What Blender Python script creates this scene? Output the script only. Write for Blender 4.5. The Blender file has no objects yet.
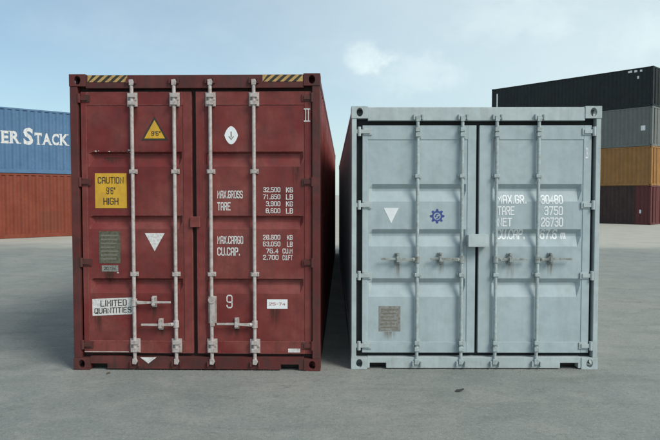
import bpy, bmesh, math, random
from mathutils import Vector, Matrix

random.seed(7)
R = math.radians
scene = bpy.context.scene
col = scene.collection

# ------------------------------------------------------------------ camera
CAM_H, PITCH, FPX = 1.726, R(2.31), 620.0          # eye height, tilt down, focal length in photo pixels
cam_d = bpy.data.cameras.new('camera')
cam_d.sensor_width = 36.0
cam_d.lens = FPX / 660.0 * 36.0
cam_d.clip_start, cam_d.clip_end = 0.05, 5000.0
cam = bpy.data.objects.new('camera', cam_d)
cam.location = (0, 0, CAM_H)
cam.rotation_euler = (R(90) - PITCH, 0, 0)
col.objects.link(cam)
scene.camera = cam

# ------------------------------------------------------------------ light
SUN_EL, SUN_AZ = R(42), R(50)                      # hazy sun over the photographer's right shoulder
sun_dir = Vector((math.sin(SUN_AZ) * math.cos(SUN_EL), -math.cos(SUN_AZ) * math.cos(SUN_EL), math.sin(SUN_EL)))
sd = bpy.data.lights.new('sun', 'SUN')
sd.energy = 2.3
sd.angle = R(24)
sd.color = (1.0, 0.97, 0.90)
sun = bpy.data.objects.new('sun', sd)
sun.rotation_euler = sun_dir.to_track_quat('Z', 'Y').to_euler()
sun.location = (4, -6, 12)
col.objects.link(sun)

world = bpy.data.worlds.new('World')
scene.world = world
world.use_nodes = True
wt = world.node_tree
wt.nodes.clear()
WN = wt.nodes.new
wout, wbg = WN('ShaderNodeOutputWorld'), WN('ShaderNodeBackground')
sky = WN('ShaderNodeTexSky')
sky.sky_type = 'NISHITA'
sky.sun_disc = False
sky.sun_elevation = SUN_EL
sky.sun_rotation = math.pi - SUN_AZ
sky.air_density, sky.dust_density, sky.ozone_density = 1.0, 0.8, 1.5
SKY_STRENGTH = 0.105
wtc = WN('ShaderNodeTexCoord')
# thin high veil of cloud over the whole sky, uneven
def wnoise(scale, detail, stretch, rough=0.55, dist=0.0):
    mp = WN('ShaderNodeMapping'); mp.inputs['Scale'].default_value = stretch
    wt.links.new(wtc.outputs['Generated'], mp.inputs['Vector'])
    n = WN('ShaderNodeTexNoise'); n.inputs['Scale'].default_value = scale
    n.inputs['Detail'].default_value = detail; n.inputs['Roughness'].default_value = rough
    n.inputs['Distortion'].default_value = dist
    wt.links.new(mp.outputs[0], n.inputs['Vector'])
    return n, mp
def wramp(src, a, b, lo, hi):
    m = WN('ShaderNodeMapRange'); m.interpolation_type = 'SMOOTHSTEP'
    m.inputs['From Min'].default_value = a; m.inputs['From Max'].default_value = b
    m.inputs['To Min'].default_value = lo; m.inputs['To Max'].default_value = hi
    wt.links.new(src, m.inputs['Value']); return m.outputs[0]
def wmath(op, a, b=None):
    m = WN('ShaderNodeMath'); m.operation = op; m.use_clamp = False
    for i, v in enumerate((a, b)):
        if v is None: continue
        if isinstance(v, (int, float)): m.inputs[i].default_value = v
        else: wt.links.new(v, m.inputs[i])
    return m.outputs[0]
nA, mpA = wnoise(1.3, 5, (1, 1, 2.0)); mpA.inputs['Location'].default_value = (2.35, 0.6, 0.2)
veil = wramp(nA.outputs['Fac'], 0.25, 0.80, 0.26, 0.46)
nB, mpB = wnoise(5.0, 8, (1, 1, 2.4), 0.62, 0.3); mpB.inputs['Location'].default_value = (1.1, 3.4, 0.0)
wisps = wramp(nB.outputs['Fac'], 0.45, 0.80, 0.0, 0.10)
fac = wmath('ADD', veil, wisps)
sepw = WN('ShaderNodeSeparateXYZ'); wt.links.new(wtc.outputs['Generated'], sepw.inputs[0])
fac = wmath('ADD', fac, wramp(sepw.outputs['X'], -0.55, 0.45, -0.12, 0.32))     # the veil thickens towards the sun's side
# one small ragged fair-weather cloud
def cloud(px, py, rx, ry, amount):
    d = Vector(((px - 330) / FPX, 1, 0)); up = (220 - py) / FPX
    v = Vector(((px - 330) / FPX, math.cos(PITCH) + up * math.sin(PITCH), up * math.cos(PITCH) - math.sin(PITCH))).normalized()
    side = v.cross(Vector((0, 0, 1))).normalized(); vert = side.cross(v).normalized()
    def dot(vec, scale):
        n = WN('ShaderNodeVectorMath'); n.operation = 'DOT_PRODUCT'; n.inputs[1].default_value = vec * scale
        wt.links.new(wtc.outputs['Generated'], n.inputs[0]); return n.outputs['Value']
    a = dot(side, FPX / rx); b = wmath('SUBTRACT', dot(vert, FPX / ry), 0.0)
    r2 = wmath('ADD', wmath('MULTIPLY', a, a), wmath('MULTIPLY', b, b))
    front = wramp(dot(v, 1.0), 0.8, 0.9, 0.0, 1.0)
    nz, mp_ = wnoise(16.0, 9, (1, 1, 1.3), 0.62, 0.2)
    s = wmath('ADD', wmath('MULTIPLY', r2, -0.24), nz.outputs['Fac'])
    return wmath('MULTIPLY', wramp(s, 0.22, 0.58, 0.0, amount), front)
fac = wmath('ADD', fac, cloud(368, 57, 27, 20, 0.30))
fac = wmath('ADD', fac, cloud(415, 74, 52, 24, 0.16))
fac = wmath('ADD', fac, cloud(505, 24, 60, 22, 0.09))
fac = wmath('ADD', fac, cloud(634, 38, 34, 22, 0.13))
clampn = WN('ShaderNodeClamp'); clampn.inputs['Max'].default_value = 0.96
wt.links.new(fac, clampn.inputs['Value'])
mixc = WN('ShaderNodeMix'); mixc.data_type = 'RGBA'
wt.links.new(clampn.outputs[0], mixc.inputs['Factor'])
tint = WN('ShaderNodeMix'); tint.data_type = 'RGBA'; tint.blend_type = 'MULTIPLY'; tint.inputs['Factor'].default_value = 1.0
wt.links.new(sky.outputs['Color'], tint.inputs['A']); tint.inputs['B'].default_value = (0.78, 0.92, 0.92, 1)      # the camera's cool white balance
wt.links.new(tint.outputs['Result'], mixc.inputs['A'])
mixc.inputs['B'].default_value = (6.5, 7.6, 7.7, 1)
wt.links.new(mixc.outputs['Result'], wbg.inputs['Color'])
wbg.inputs['Strength'].default_value = SKY_STRENGTH
wt.links.new(wbg.outputs[0], wout.inputs['Surface'])

scene.render.engine = 'CYCLES'
scene.view_settings.view_transform = 'Standard'
scene.view_settings.look = 'None'
scene.view_settings.exposure = 0.30
scene.view_settings.gamma = 1.0
scene.view_settings.use_curve_mapping = False
scene.render.resolution_x, scene.render.resolution_y = 1024, 683

# ------------------------------------------------------------------ photo pixel -> place
CP, SP = math.cos(PITCH), math.sin(PITCH)
def ray(px, py):
    u, v = (px - 330) / FPX, (220 - py) / FPX
    return Vector((u, CP + v * SP, v * CP - SP))
def on_plane_y(px, py, D):
    d = ray(px, py); t = D / d.y
    return d.x * t, CAM_H + d.z * t
def on_ground(px, py):
    d = ray(px, py); t = -CAM_H / d.z
    return d.x * t, d.y * t

# ------------------------------------------------------------------ materials
def newmat(name):
    m = bpy.data.materials.new(name); m.use_nodes = True
    nt = m.node_tree
    return m, nt, nt.nodes['Principled BSDF']
class NT:
    def __init__(s, nt): s.nt = nt
    def node(s, t): return s.nt.nodes.new(t)
    def link(s, a, b): s.nt.links.new(a, b)
    def coords(s, scale=(1, 1, 1), rnd=False, kind='Object', rot=(0, 0, 0)):
        tc = s.node('ShaderNodeTexCoord'); mp = s.node('ShaderNodeMapping')
        mp.inputs['Scale'].default_value = scale; mp.inputs['Rotation'].default_value = rot
        src = tc.outputs[kind]
        if rnd:
            oi = s.node('ShaderNodeObjectInfo'); mul = s.node('ShaderNodeMath'); mul.operation = 'MULTIPLY'; mul.inputs[1].default_value = 37.0
            s.link(oi.outputs['Random'], mul.inputs[0])
            add = s.node('ShaderNodeVectorMath'); add.operation = 'ADD'
            s.link(src, add.inputs[0]); s.link(mul.outputs[0], add.inputs[1]); src = add.outputs[0]
        s.link(src, mp.inputs['Vector']); return mp.outputs[0]
    def noise(s, vec, scale, detail=5, rough=0.55, dist=0.0):
        n = s.node('ShaderNodeTexNoise'); s.link(vec, n.inputs['Vector'])
        n.inputs['Scale'].default_value = scale; n.inputs['Detail'].default_value = detail
        n.inputs['Roughness'].default_value = rough; n.inputs['Distortion'].default_value = dist
        return n.outputs['Fac']
    def rng(s, v, a, b, lo=0.0, hi=1.0):
        m = s.node('ShaderNodeMapRange'); m.interpolation_type = 'SMOOTHSTEP'
        for k, x in (('From Min', a), ('From Max', b), ('To Min', lo), ('To Max', hi)): m.inputs[k].default_value = x
        s.link(v, m.inputs['Value']); return m.outputs[0]
    def math(s, op, a, b):
        m = s.node('ShaderNodeMath'); m.operation = op
        for i, v in enumerate((a, b)):
            if isinstance(v, (int, float)): m.inputs[i].default_value = v
            else: s.link(v, m.inputs[i])
        return m.outputs[0]
    def mix(s, f, a, b, mode='MIX'):
        m = s.node('ShaderNodeMix'); m.data_type = 'RGBA'; m.blend_type = mode
        for k, v in (('Factor', f), ('A', a), ('B', b)):
            if isinstance(v, (int, float)): m.inputs[k].default_value = v
            elif isinstance(v, tuple): m.inputs[k].default_value = (*v, 1)[:4]
            else: s.link(v, m.inputs[k])
        return m.outputs['Result']
    def bump(s, h, strength, distance, prev=None):
        b = s.node('ShaderNodeBump'); b.inputs['Strength'].default_value = strength; b.inputs['Distance'].default_value = distance
        s.link(h, b.inputs['Height'])
        if prev is not None: s.link(prev, b.inputs['Normal'])
        return b.outputs[0]

def paint(name, base, fade=None, rust=0.5, dirt=0.3, rough=0.5, dents=0.75, rust_col=(0.10, 0.045, 0.022), dirt_col=(0.12, 0.10, 0.08), patches=(), edge=None, stain=0.0):
    """old container paint: uneven fading, vertical grime streaks, rust freckles, slight dents"""
    m, nt, bs = newmat(name); k = NT(nt)
    v = k.coords(rnd=True)
    fade = fade or tuple(min(1, c * 1.25 + 0.02) for c in base)
    c = k.mix(k.rng(k.noise(v, 1.7, 6, 0.6), 0.3, 0.75), base, fade)
    c = k.mix(k.rng(k.noise(v, 9.0, 6, 0.65), 0.35, 0.75, 0, 0.35), c, tuple(x * 0.72 for x in base))
    sv = k.coords((7, 7, 0.45), rnd=True)
    streak = k.rng(k.noise(sv, 2.0, 6, 0.66), 0.44, 0.74, 0, dirt)
    c = k.mix(streak, c, dirt_col)
    for (ylo, yhi, zlo, zhi, pc, amt) in patches:       # a rectangular field of another tone on part of the wall
        tc = k.node('ShaderNodeTexCoord'); sp = k.node('ShaderNodeSeparateXYZ'); k.link(tc.outputs['Object'], sp.inputs[0])
        f = amt
        for o, lo, hi in ((sp.outputs['Y'], ylo, yhi), (sp.outputs['Z'], zlo, zhi)):
            f = k.math('MULTIPLY', k.rng(o, lo - 0.03, lo + 0.03), f)
            f = k.math('MULTIPLY', k.rng(o, hi - 0.03, hi + 0.03, 1, 0), f)
        c = k.mix(f, c, pc)
    if stain:                                            # blotches of oily dirt and rust bloom
        st = k.rng(k.noise(v, 4.5, 9, 0.72, 0.6), 0.44, 0.66, 0, stain)
        c = k.mix(st, c, dirt_col)
    if edge:                                             # paint rubbed off along folds and corners
        bv = k.node('ShaderNodeBevel'); bv.samples = 4; bv.inputs['Radius'].default_value = 0.012
        ge = k.node('ShaderNodeNewGeometry'); dp = k.node('ShaderNodeVectorMath'); dp.operation = 'DOT_PRODUCT'
        k.link(bv.outputs[0], dp.inputs[0]); k.link(ge.outputs['Normal'], dp.inputs[1])
        e = k.rng(dp.outputs['Value'], 0.86, 0.99, 1, 0)
        e = k.math('MULTIPLY', e, k.rng(k.noise(v, 22.0, 8, 0.7), 0.40, 0.62, 0, 1))
        c = k.mix(k.math('MULTIPLY', e, edge[1]), c, edge[0])
    spots = k.rng(k.noise(v, 34.0, 9, 0.7), 0.63, 0.70)
    mask = k.rng(k.noise(v, 2.6, 4, 0.6), 0.48, 0.68)
    c = k.mix(k.math('MULTIPLY', k.math('MULTIPLY', spots, mask), rust), c, rust_col)
    nt.links.new(c, bs.inputs['Base Color'])
    bs.inputs['Specular IOR Level'].default_value = 0.28
    nt.links.new(k.rng(k.noise(v, 6.0, 6, 0.6), 0.3, 0.7, rough - 0.08, rough + 0.16), bs.inputs['Roughness'])
    n = k.bump(k.noise(v, 2.2, 3), dents, 0.02)
    n = k.bump(k.noise(v, 70.0, 4), 0.12, 0.002, n)
    nt.links.new(n, bs.inputs['Normal'])
    return m
def plain(name, base, rough=0.6, var=0.25, scale=18.0, metal=0.0, dark=None):
    m, nt, bs = newmat(name); k = NT(nt)
    v = k.coords(rnd=True)
    c = k.mix(k.rng(k.noise(v, scale, 6, 0.65), 0.35, 0.75, 0, 1), base, dark or tuple(x * (1 - var) for x in base))
    nt.links.new(c, bs.inputs['Base Color'])
    bs.inputs['Roughness'].default_value = rough; bs.inputs['Metallic'].default_value = metal
    nt.links.new(k.bump(k.noise(v, scale * 4, 4), 0.15, 0.002), bs.inputs['Normal'])
    return m

M = {}
M['red'] = paint('oxide_red_paint', (0.160, 0.0200, 0.0200), (0.250, 0.070, 0.059), rust=0.7, dirt=0.40, rough=0.52, dirt_col=(0.080, 0.032, 0.028), edge=((0.33, 0.16, 0.135), 0.7), stain=0.35)
M['red_frame'] = paint('oxide_red_frame_paint', (0.105, 0.021, 0.020), (0.145, 0.042, 0.038), rust=1.0, dirt=0.7, rough=0.58, dirt_col=(0.045, 0.030, 0.026), edge=((0.07, 0.038, 0.026), 0.8), stain=0.65)
M['grey'] = paint('blue_grey_paint', (0.385, 0.455, 0.475), (0.435, 0.505, 0.52), rust=0.35, dirt=0.20, rough=0.42, rust_col=(0.22, 0.15, 0.09), dirt_col=(0.27, 0.29, 0.275), edge=((0.52, 0.57, 0.57), 0.4), stain=0.12)
M['grey_frame'] = paint('blue_grey_frame_paint', (0.43, 0.49, 0.50), (0.49, 0.55, 0.555), rust=0.6, dirt=0.32, rough=0.45, rust_col=(0.20, 0.13, 0.08), dirt_col=(0.24, 0.24, 0.21), edge=((0.30, 0.26, 0.21), 0.45), stain=0.25)
M['galv'] = plain('weathered_galvanised_steel', (0.52, 0.47, 0.45), 0.5, scale=22, dark=(0.33, 0.26, 0.23), metal=0.15)
M['grey_hw'] = plain('grey_painted_hardware', (0.40, 0.47, 0.48), 0.5, scale=26, dark=(0.27, 0.29, 0.27))
M['handle_rusty'] = plain('rusty_handle_steel', (0.34, 0.38, 0.37), 0.6, scale=30, dark=(0.15, 0.13, 0.10))
M['rubber'] = plain('black_door_rubber', (0.014, 0.016, 0.018), 0.7, scale=12)
M['rubber_brown'] = plain('grimy_brown_door_rubber', (0.042, 0.020, 0.018), 0.75, scale=12)
M['inside'] = plain('dark_casting_inside', (0.03, 0.026, 0.024), 0.8)
M['white'] = plain('worn_white_paint', (0.74, 0.73, 0.71), 0.55, scale=40, dark=(0.42, 0.38, 0.36))
M['white_clean'] = plain('white_vinyl', (0.80, 0.81, 0.82), 0.45, var=0.08, scale=12)
M['yellow'] = plain('yellow_sign_vinyl', (0.66, 0.37, 0.025), 0.5, scale=14, dark=(0.50, 0.27, 0.03))
M['stripe_yellow'] = plain('faded_yellow_stripe', (0.52, 0.33, 0.11), 0.55, scale=30, dark=(0.30, 0.17, 0.07))
M['black_ink'] = plain('black_print', (0.022, 0.018, 0.016), 0.55, scale=30, dark=(0.06, 0.04, 0.02))
M['plate_dark'] = plain('dull_bronze_plate', (0.15, 0.145, 0.10), 0.5, scale=45, dark=(0.075, 0.06, 0.042), metal=0.3)
M['plate_grey'] = plain('dull_grey_plate', (0.30, 0.30, 0.28), 0.5, scale=45, dark=(0.17, 0.145, 0.12), metal=0.2)
M['plate_line'] = plain('engraved_plate_line', (0.20, 0.19, 0.155), 0.5, scale=60, dark=(0.14, 0.12, 0.09))
M['emblem_blue'] = plain('blue_emblem_vinyl', (0.045, 0.075, 0.28), 0.5, scale=30, var=0.2)
M['sticker_red'] = plain('faded_red_print', (0.45, 0.12, 0.10), 0.5)
M['blue_box'] = paint('blue_container_paint', (0.075, 0.155, 0.270), (0.095, 0.185, 0.315), rust=0.4, dirt=0.15, rough=0.5)
M['orange_box'] = paint('orange_red_container_paint', (0.190, 0.040, 0.020), (0.235, 0.055, 0.030), rust=0.5, dirt=0.2, rough=0.55,
                        patches=((5.35, 6.25, 0.28, 1.05, (0.16, 0.045, 0.025), 0.7),))  # repair patch low on the wall
M['black_box'] = paint('black_container_paint', (0.014, 0.018, 0.020), (0.020, 0.026, 0.028), rust=0.15, dirt=0.1, rough=0.5)
M['olive_box'] = paint('grey_green_container_paint', (0.155, 0.165, 0.160), (0.185, 0.195, 0.185), rust=0.5, dirt=0.3, rough=0.6)
M['ochre_box'] = paint('ochre_container_paint', (0.31, 0.150, 0.045), (0.37, 0.185, 0.06), rust=0.7, dirt=0.45, rough=0.55)
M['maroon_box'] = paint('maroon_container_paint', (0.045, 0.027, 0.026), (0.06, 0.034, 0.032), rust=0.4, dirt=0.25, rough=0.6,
                        patches=((-0.05, 1.0, 0.0, 2.6, (0.125, 0.035, 0.034), 0.85),))  # redder field over the full height of the near end

def ground_material():
    m, nt, bs = newmat('worn_concrete_yard'); k = NT(nt)
    v = k.coords()
    c = k.mix(k.rng(k.noise(v, 0.32, 7, 0.62), 0.34, 0.68), (0.200, 0.221, 0.210), (0.266, 0.268, 0.240))
    c = k.mix(k.rng(k.noise(v, 2.4, 8, 0.68, 0.4), 0.42, 0.72, 0, 0.55), c, (0.33, 0.322, 0.290))
    tv = k.coords((0.8, 2.2, 1), rot=(0, 0, R(33)))
    c = k.mix(k.rng(k.noise(tv, 1.1, 8, 0.7, 0.6), 0.48, 0.70, 0, 0.55), c, (0.150, 0.162, 0.150))
    tv2 = k.coords((0.5, 3.0, 1), rot=(0, 0, R(-38)))
    c = k.mix(k.rng(k.noise(tv2, 0.9, 7, 0.7, 0.4), 0.56, 0.72, 0, 0.30), c, (0.34, 0.33, 0.30))
    c = k.mix(k.rng(k.noise(v, 5.5, 8, 0.75, 0.4), 0.52, 0.74, 0, 0.6), c, (0.13, 0.14, 0.128))
    c = k.mix(k.rng(k.noise(v, 26.0, 7, 0.8), 0.48, 0.70, 0, 0.75), c, (0.135, 0.142, 0.13))
    c = k.mix(k.rng(k.noise(v, 31.0, 7, 0.8, 0.2), 0.51, 0.73, 0, 0.8), c, (0.40, 0.39, 0.35))
    c = k.mix(k.rng(k.noise(v, 90.0, 4, 0.7), 0.54, 0.70, 0, 0.7), c, (0.12, 0.125, 0.12))
    c = k.mix(k.rng(k.noise(v, 60.0, 4, 0.7), 0.57, 0.72, 0, 0.65), c, (0.42, 0.41, 0.38))
    c = k.mix(k.rng(k.noise(v, 1.25, 9, 0.72, 0.8), 0.60, 0.72, 0, 0.45), c, (0.105, 0.112, 0.104))
    # ground turns paler and sandier in tone towards the far stacks
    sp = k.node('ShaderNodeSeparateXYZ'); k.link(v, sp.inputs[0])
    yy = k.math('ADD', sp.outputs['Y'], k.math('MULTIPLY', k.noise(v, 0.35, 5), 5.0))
    far_tone = k.math('MULTIPLY', k.rng(yy, 21.5, 25.5), k.rng(k.noise(v, 1.0, 6), 0.2, 0.6, 0.6, 1.0))
    c = k.mix(far_tone, c, (0.42, 0.40, 0.345))
    nt.links.new(c, bs.inputs['Base Color'])
    bs.inputs['Roughness'].default_value = 0.85
    bs.inputs['Specular IOR Level'].default_value = 0.3
    n = k.bump(k.noise(v, 70.0, 6, 0.75), 0.6, 0.010)
    n = k.bump(k.noise(v, 6.0, 6, 0.6), 0.35, 0.02, n)
    nt.links.new(n, bs.inputs['Normal'])
    return m
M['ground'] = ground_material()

# ------------------------------------------------------------------ mesh helpers
class MB:
    def __init__(s): s.v, s.f = [], []
    def add(s, verts, faces):
        o = len(s.v); s.v += [tuple(x) for x in verts]; s.f += [tuple(i + o for i in f) for f in faces]; return s
    def box(s, x0, x1, y0, y1, z0, z1):
        if x0 > x1: x0, x1 = x1, x0
        if y0 > y1: y0, y1 = y1, y0
        if z0 > z1: z0, z1 = z1, z0
        return s.add([(x0, y0, z0), (x1, y0, z0), (x1, y1, z0), (x0, y1, z0), (x0, y0, z1), (x1, y0, z1), (x1, y1, z1), (x0, y1, z1)],
                     [(0, 3, 2, 1), (4, 5, 6, 7), (0, 1, 5, 4), (1, 2, 6, 5), (2, 3, 7, 6), (3, 0, 4, 7)])
    def prism(s, pts, y0, y1):                    # outline in x,z pushed along y
        n = len(pts)
        return s.add([(x, y0, z) for x, z in pts] + [(x, y1, z) for x, z in pts],
                     [tuple(range(n)), tuple(range(2 * n - 1, n - 1, -1))] + [(i, i + n, (i + 1) % n + n, (i + 1) % n) for i in range(n)])
    def tube(s, p0, p1, r, n=12, r1=None):
        p0, p1 = Vector(p0), Vector(p1); d = (p1 - p0).normalized(); r1 = r if r1 is None else r1
        a = d.orthogonal().normalized(); b = d.cross(a)
        ring = [(math.cos(2 * math.pi * i / n), math.sin(2 * math.pi * i / n)) for i in range(n)]
        return s.add([p0 + (a * c + b * q) * r for c, q in ring] + [p1 + (a * c + b * q) * r1 for c, q in ring],
                     [(i, (i + 1) % n, (i + 1) % n + n, i + n) for i in range(n)] + [tuple(range(n - 1, -1, -1)), tuple(range(n, 2 * n))])
    def holed(s, axis, a, b, u0, u1, w0, w1, ru, rw, n=16):     # plate with an oval hole; a,b = extent along axis
        cu, cw, hu, hw = (u0 + u1) / 2, (w0 + w1) / 2, (u1 - u0) / 2, (w1 - w0) / 2
        P = []
        for t in (a, b):
            for k in range(n):
                c, q = math.cos(2 * math.pi * k / n), math.sin(2 * math.pi * k / n); mx = max(abs(c), abs(q))
                P.append((t, cu + hu * c / mx, cw + hw * q / mx))
            for k in range(n):
                c, q = math.cos(2 * math.pi * k / n), math.sin(2 * math.pi * k / n)
                P.append((t, cu + ru * c, cw + rw * q))
        vs = [(t, u, w) if axis == 'x' else (u, t, w) if axis == 'y' else (u, w, t) for t, u, w in P]
        F = []
        for k in range(n):
            j = (k + 1) % n
            F += [(k, j, n + j, n + k), (2 * n + k, 3 * n + k, 3 * n + j, 2 * n + j), (n + k, n + j, 3 * n + j, 3 * n + k), (k, 2 * n + k, 2 * n + j, j)]
        return s.add(vs, F)
    def mesh(s, name, solid=True):
        me = bpy.data.meshes.new(name); me.from_pydata(s.v, [], s.f); me.update()
        if solid:
            bm = bmesh.new(); bm.from_mesh(me); bmesh.ops.recalc_face_normals(bm, faces=bm.faces); bm.to_mesh(me); bm.free()
        return me
    def build(s, name, mat, parent=None, bevel=0.0, solid=True, smooth=False):
        return place(name, s.mesh(name, solid), mat, parent, bevel, smooth)
def place(name, me, mat, parent=None, bevel=0.0, smooth=False):
    o = bpy.data.objects.new(name, me); col.objects.link(o)
    if mat is not None and not me.materials: me.materials.append(M[mat] if isinstance(mat, str) else mat)
    if parent is not None: o.parent = parent
    if bevel:
        b = o.modifiers.new('bevel', 'BEVEL'); b.width = bevel; b.segments = 2; b.limit_method = 'ANGLE'; b.angle_limit = R(40)
    if smooth:
        for p in me.polygons: p.use_smooth = True
    return o
def tag(o, label, cat, group=None, kind=None):
    if label: o['label'] = label
    if cat: o['category'] = cat
    if group: o['group'] = group
    if kind: o['kind'] = kind
    return o
def empty(name, loc, rz):
    o = bpy.data.objects.new(name, None); col.objects.link(o)
    o.location = loc; o.rotation_euler = (0, 0, rz); o.empty_display_size = 0.3
    return o

def text_outline(body, bold=0.0, spacing=1.0):
    cu = bpy.data.curves.new('lettering', 'FONT'); cu.body = body; cu.resolution_u = 3; cu.offset = bold; cu.space_character = spacing
    cu.align_x = 'LEFT'
    ob = bpy.data.objects.new('lettering', cu); col.objects.link(ob)
    me = bpy.data.meshes.new_from_object(ob.evaluated_get(bpy.context.evaluated_depsgraph_get()))
    V = [v.co.copy() for v in me.vertices]; F = [tuple(p.vertices) for p in me.polygons]
    bpy.data.objects.remove(ob); bpy.data.curves.remove(cu); bpy.data.meshes.remove(me)
    return V, F
# narrow painted-stencil alphabet: strokes on a 2 x 4 grid with cut corners
C_ = .45
OCT = [(C_, 0), (2 - C_, 0), (2, C_), (2, 4 - C_), (2 - C_, 4), (C_, 4), (0, 4 - C_), (0, C_), (C_, 0)]
GL = {'A': [[(0, 0), (0, 4 - C_), (C_, 4), (2 - C_, 4), (2, 4 - C_), (2, 0)], [(0, 1.7), (2, 1.7)]], 'B': [[(0, 0), (0, 4), (1.6, 4), (2, 3.6), (2, 2.5), (1.6, 2.1), (2, 1.7), (2, .4), (1.6, 0), (0, 0)], [(0, 2.1), (1.6, 2.1)]],
      'C': [[(2, 3.1), (2, 4 - C_), (2 - C_, 4), (C_, 4), (0, 4 - C_), (0, C_), (C_, 0), (2 - C_, 0), (2, C_), (2, .9)]], 'D': [[(0, 0), (0, 4), (1.5, 4), (2, 3.5), (2, .5), (1.5, 0), (0, 0)]],
      'E': [[(2, 0), (0, 0), (0, 4), (2, 4)], [(0, 2.1), (1.6, 2.1)]], 'F': [[(0, 0), (0, 4), (2, 4)], [(0, 2.1), (1.6, 2.1)]],
      'G': [[(2, 3.1), (2, 4 - C_), (2 - C_, 4), (C_, 4), (0, 4 - C_), (0, C_), (C_, 0), (2 - C_, 0), (2, C_), (2, 1.9), (1.1, 1.9)]], 'H': [[(0, 0), (0, 4)], [(2, 0), (2, 4)], [(0, 2.05), (2, 2.05)]],
      'I': [[(1, 0), (1, 4)]], 'K': [[(0, 0), (0, 4)], [(2, 4), (0.1, 1.8)], [(.7, 2.4), (2, 0)]], 'L': [[(0, 4), (0, 0), (2, 0)]], 'M': [[(0, 0), (0, 4), (1.1, 1.7), (2.2, 4), (2.2, 0)]], 'N': [[(0, 0), (0, 4), (2, 0), (2, 4)]],
      'O': [OCT], 'P': [[(0, 0), (0, 4), (2 - C_, 4), (2, 4 - C_), (2, 2.3), (2 - C_, 1.9), (0, 1.9)]], 'Q': [OCT, [(1.1, 1.0), (2.1, -.3)]], 'R': [[(0, 0), (0, 4), (2 - C_, 4), (2, 4 - C_), (2, 2.4), (2 - C_, 2), (0, 2)], [(1.1, 2), (2, 0)]],
      'S': [[(2, 3.2), (2, 4 - C_), (2 - C_, 4), (C_, 4), (0, 4 - C_), (0, 2.5), (C_, 2.1), (2 - C_, 2.0), (2, 1.6), (2, C_), (2 - C_, 0), (C_, 0), (0, C_), (0, .8)]], 'T': [[(0, 4), (2, 4)], [(1, 0), (1, 4)]],
      'U': [[(0, 4), (0, C_), (C_, 0), (2 - C_, 0), (2, C_), (2, 4)]], 'X': [[(0, 0), (2, 4)], [(0, 4), (2, 0)]], 'm': [[(0, 0), (0, 2.4), (1.2, 2.4), (1.2, 0)], [(1.2, 2.4), (2.2, 2.4), (2.2, 0)]],
      '0': [OCT], '1': [[(.4, 3.3), (1, 4), (1, 0)]], '2': [[(0, 3.2), (0, 4 - C_), (C_, 4), (2 - C_, 4), (2, 4 - C_), (2, 2.6), (0, .5), (0, 0), (2, 0)]], '3': [[(0, 3.4), (C_, 4), (2 - C_, 4), (2, 3.6), (2, 2.5), (1.5, 2.1), (2, 1.7), (2, C_), (2 - C_, 0), (C_, 0), (0, .6)], [(.7, 2.1), (1.5, 2.1)]],
      '4': [[(1.5, 0), (1.5, 4), (0, 1.2), (2.1, 1.2)]], '5': [[(2, 4), (0, 4), (0, 2.3), (1.55, 2.3), (2, 1.9), (2, C_), (2 - C_, 0), (C_, 0), (0, .6)]], '6': [[(2, 3.5), (2 - C_, 4), (C_, 4), (0, 4 - C_), (0, C_), (C_, 0), (2 - C_, 0), (2, C_), (2, 1.8), (1.6, 2.2), (0, 2.2)]],
      '7': [[(0, 4), (2, 4), (.7, 0)]], '8': [OCT, [(0, 2.1), (2, 2.1)]], '9': [[(0, .7), (0, C_), (C_, 0), (2 - C_, 0), (2, C_), (2, 4 - C_), (2 - C_, 4), (C_, 4), (0, 4 - C_), (0, 2.2), (.4, 1.8), (2, 1.8)]],
      "'": [[(.3, 4), (.3, 3)]], '"': [[(.2, 4), (.2, 3)], [(1.0, 4), (1.0, 3)]], '-': [[(0, 2), (1.4, 2)]], '.': [[(.25, 0), (.25, .45)]], ',': [[(.25, .4), (.1, -.35)]]}
ADV = {"'": 1.2, '"': 1.8, '.': 1.3, ',': 1.3, 'I': 1.0, ' ': 2.0, 'M': 3.2, 'm': 3.2, '-': 2.3}
def stencil_outline(body, pen):
    V, F = [], []; x = 0.0
    for ch in body:
        for li, line in enumerate(GL.get(ch, ())):
            off = -1.0 if ch == 'I' else 0
            p = [Vector((a + x + off, b)) for a, b in line]; n = len(p); closed = (p[0] - p[-1]).length < 1e-6
            o = len(V)
            for i in range(n):
                d0 = (p[i] - p[i - 1]).normalized() if i else ((p[-1] - p[-2]).normalized() if closed else None)
                d1 = (p[i + 1] - p[i]).normalized() if i < n - 1 else ((p[1] - p[0]).normalized() if closed else None)
                d0 = d0 or d1; d1 = d1 or d0
                nn = Vector((-(d0 + d1).y, (d0 + d1).x)).normalized(); k_ = min(1.6, 1 / max(0.3, nn.dot(Vector((-d0.y, d0.x)))))
                ext = Vector((0, 0))
                if not closed and i == 0: ext = -d1 * pen * 0.5
                if not closed and i == n - 1: ext = d0 * pen * 0.5
                V += [Vector((*(p[i] + ext + nn * pen * k_ / 2), li * 0.0003)), Vector((*(p[i] + ext - nn * pen * k_ / 2), li * 0.0003))]
            F += [(o + 2 * i + 1, o + 2 * i + 3, o + 2 * i + 2, o + 2 * i) for i in range(n - 1)]
        x += ADV.get(ch, 2.95)
    return V, F
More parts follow.
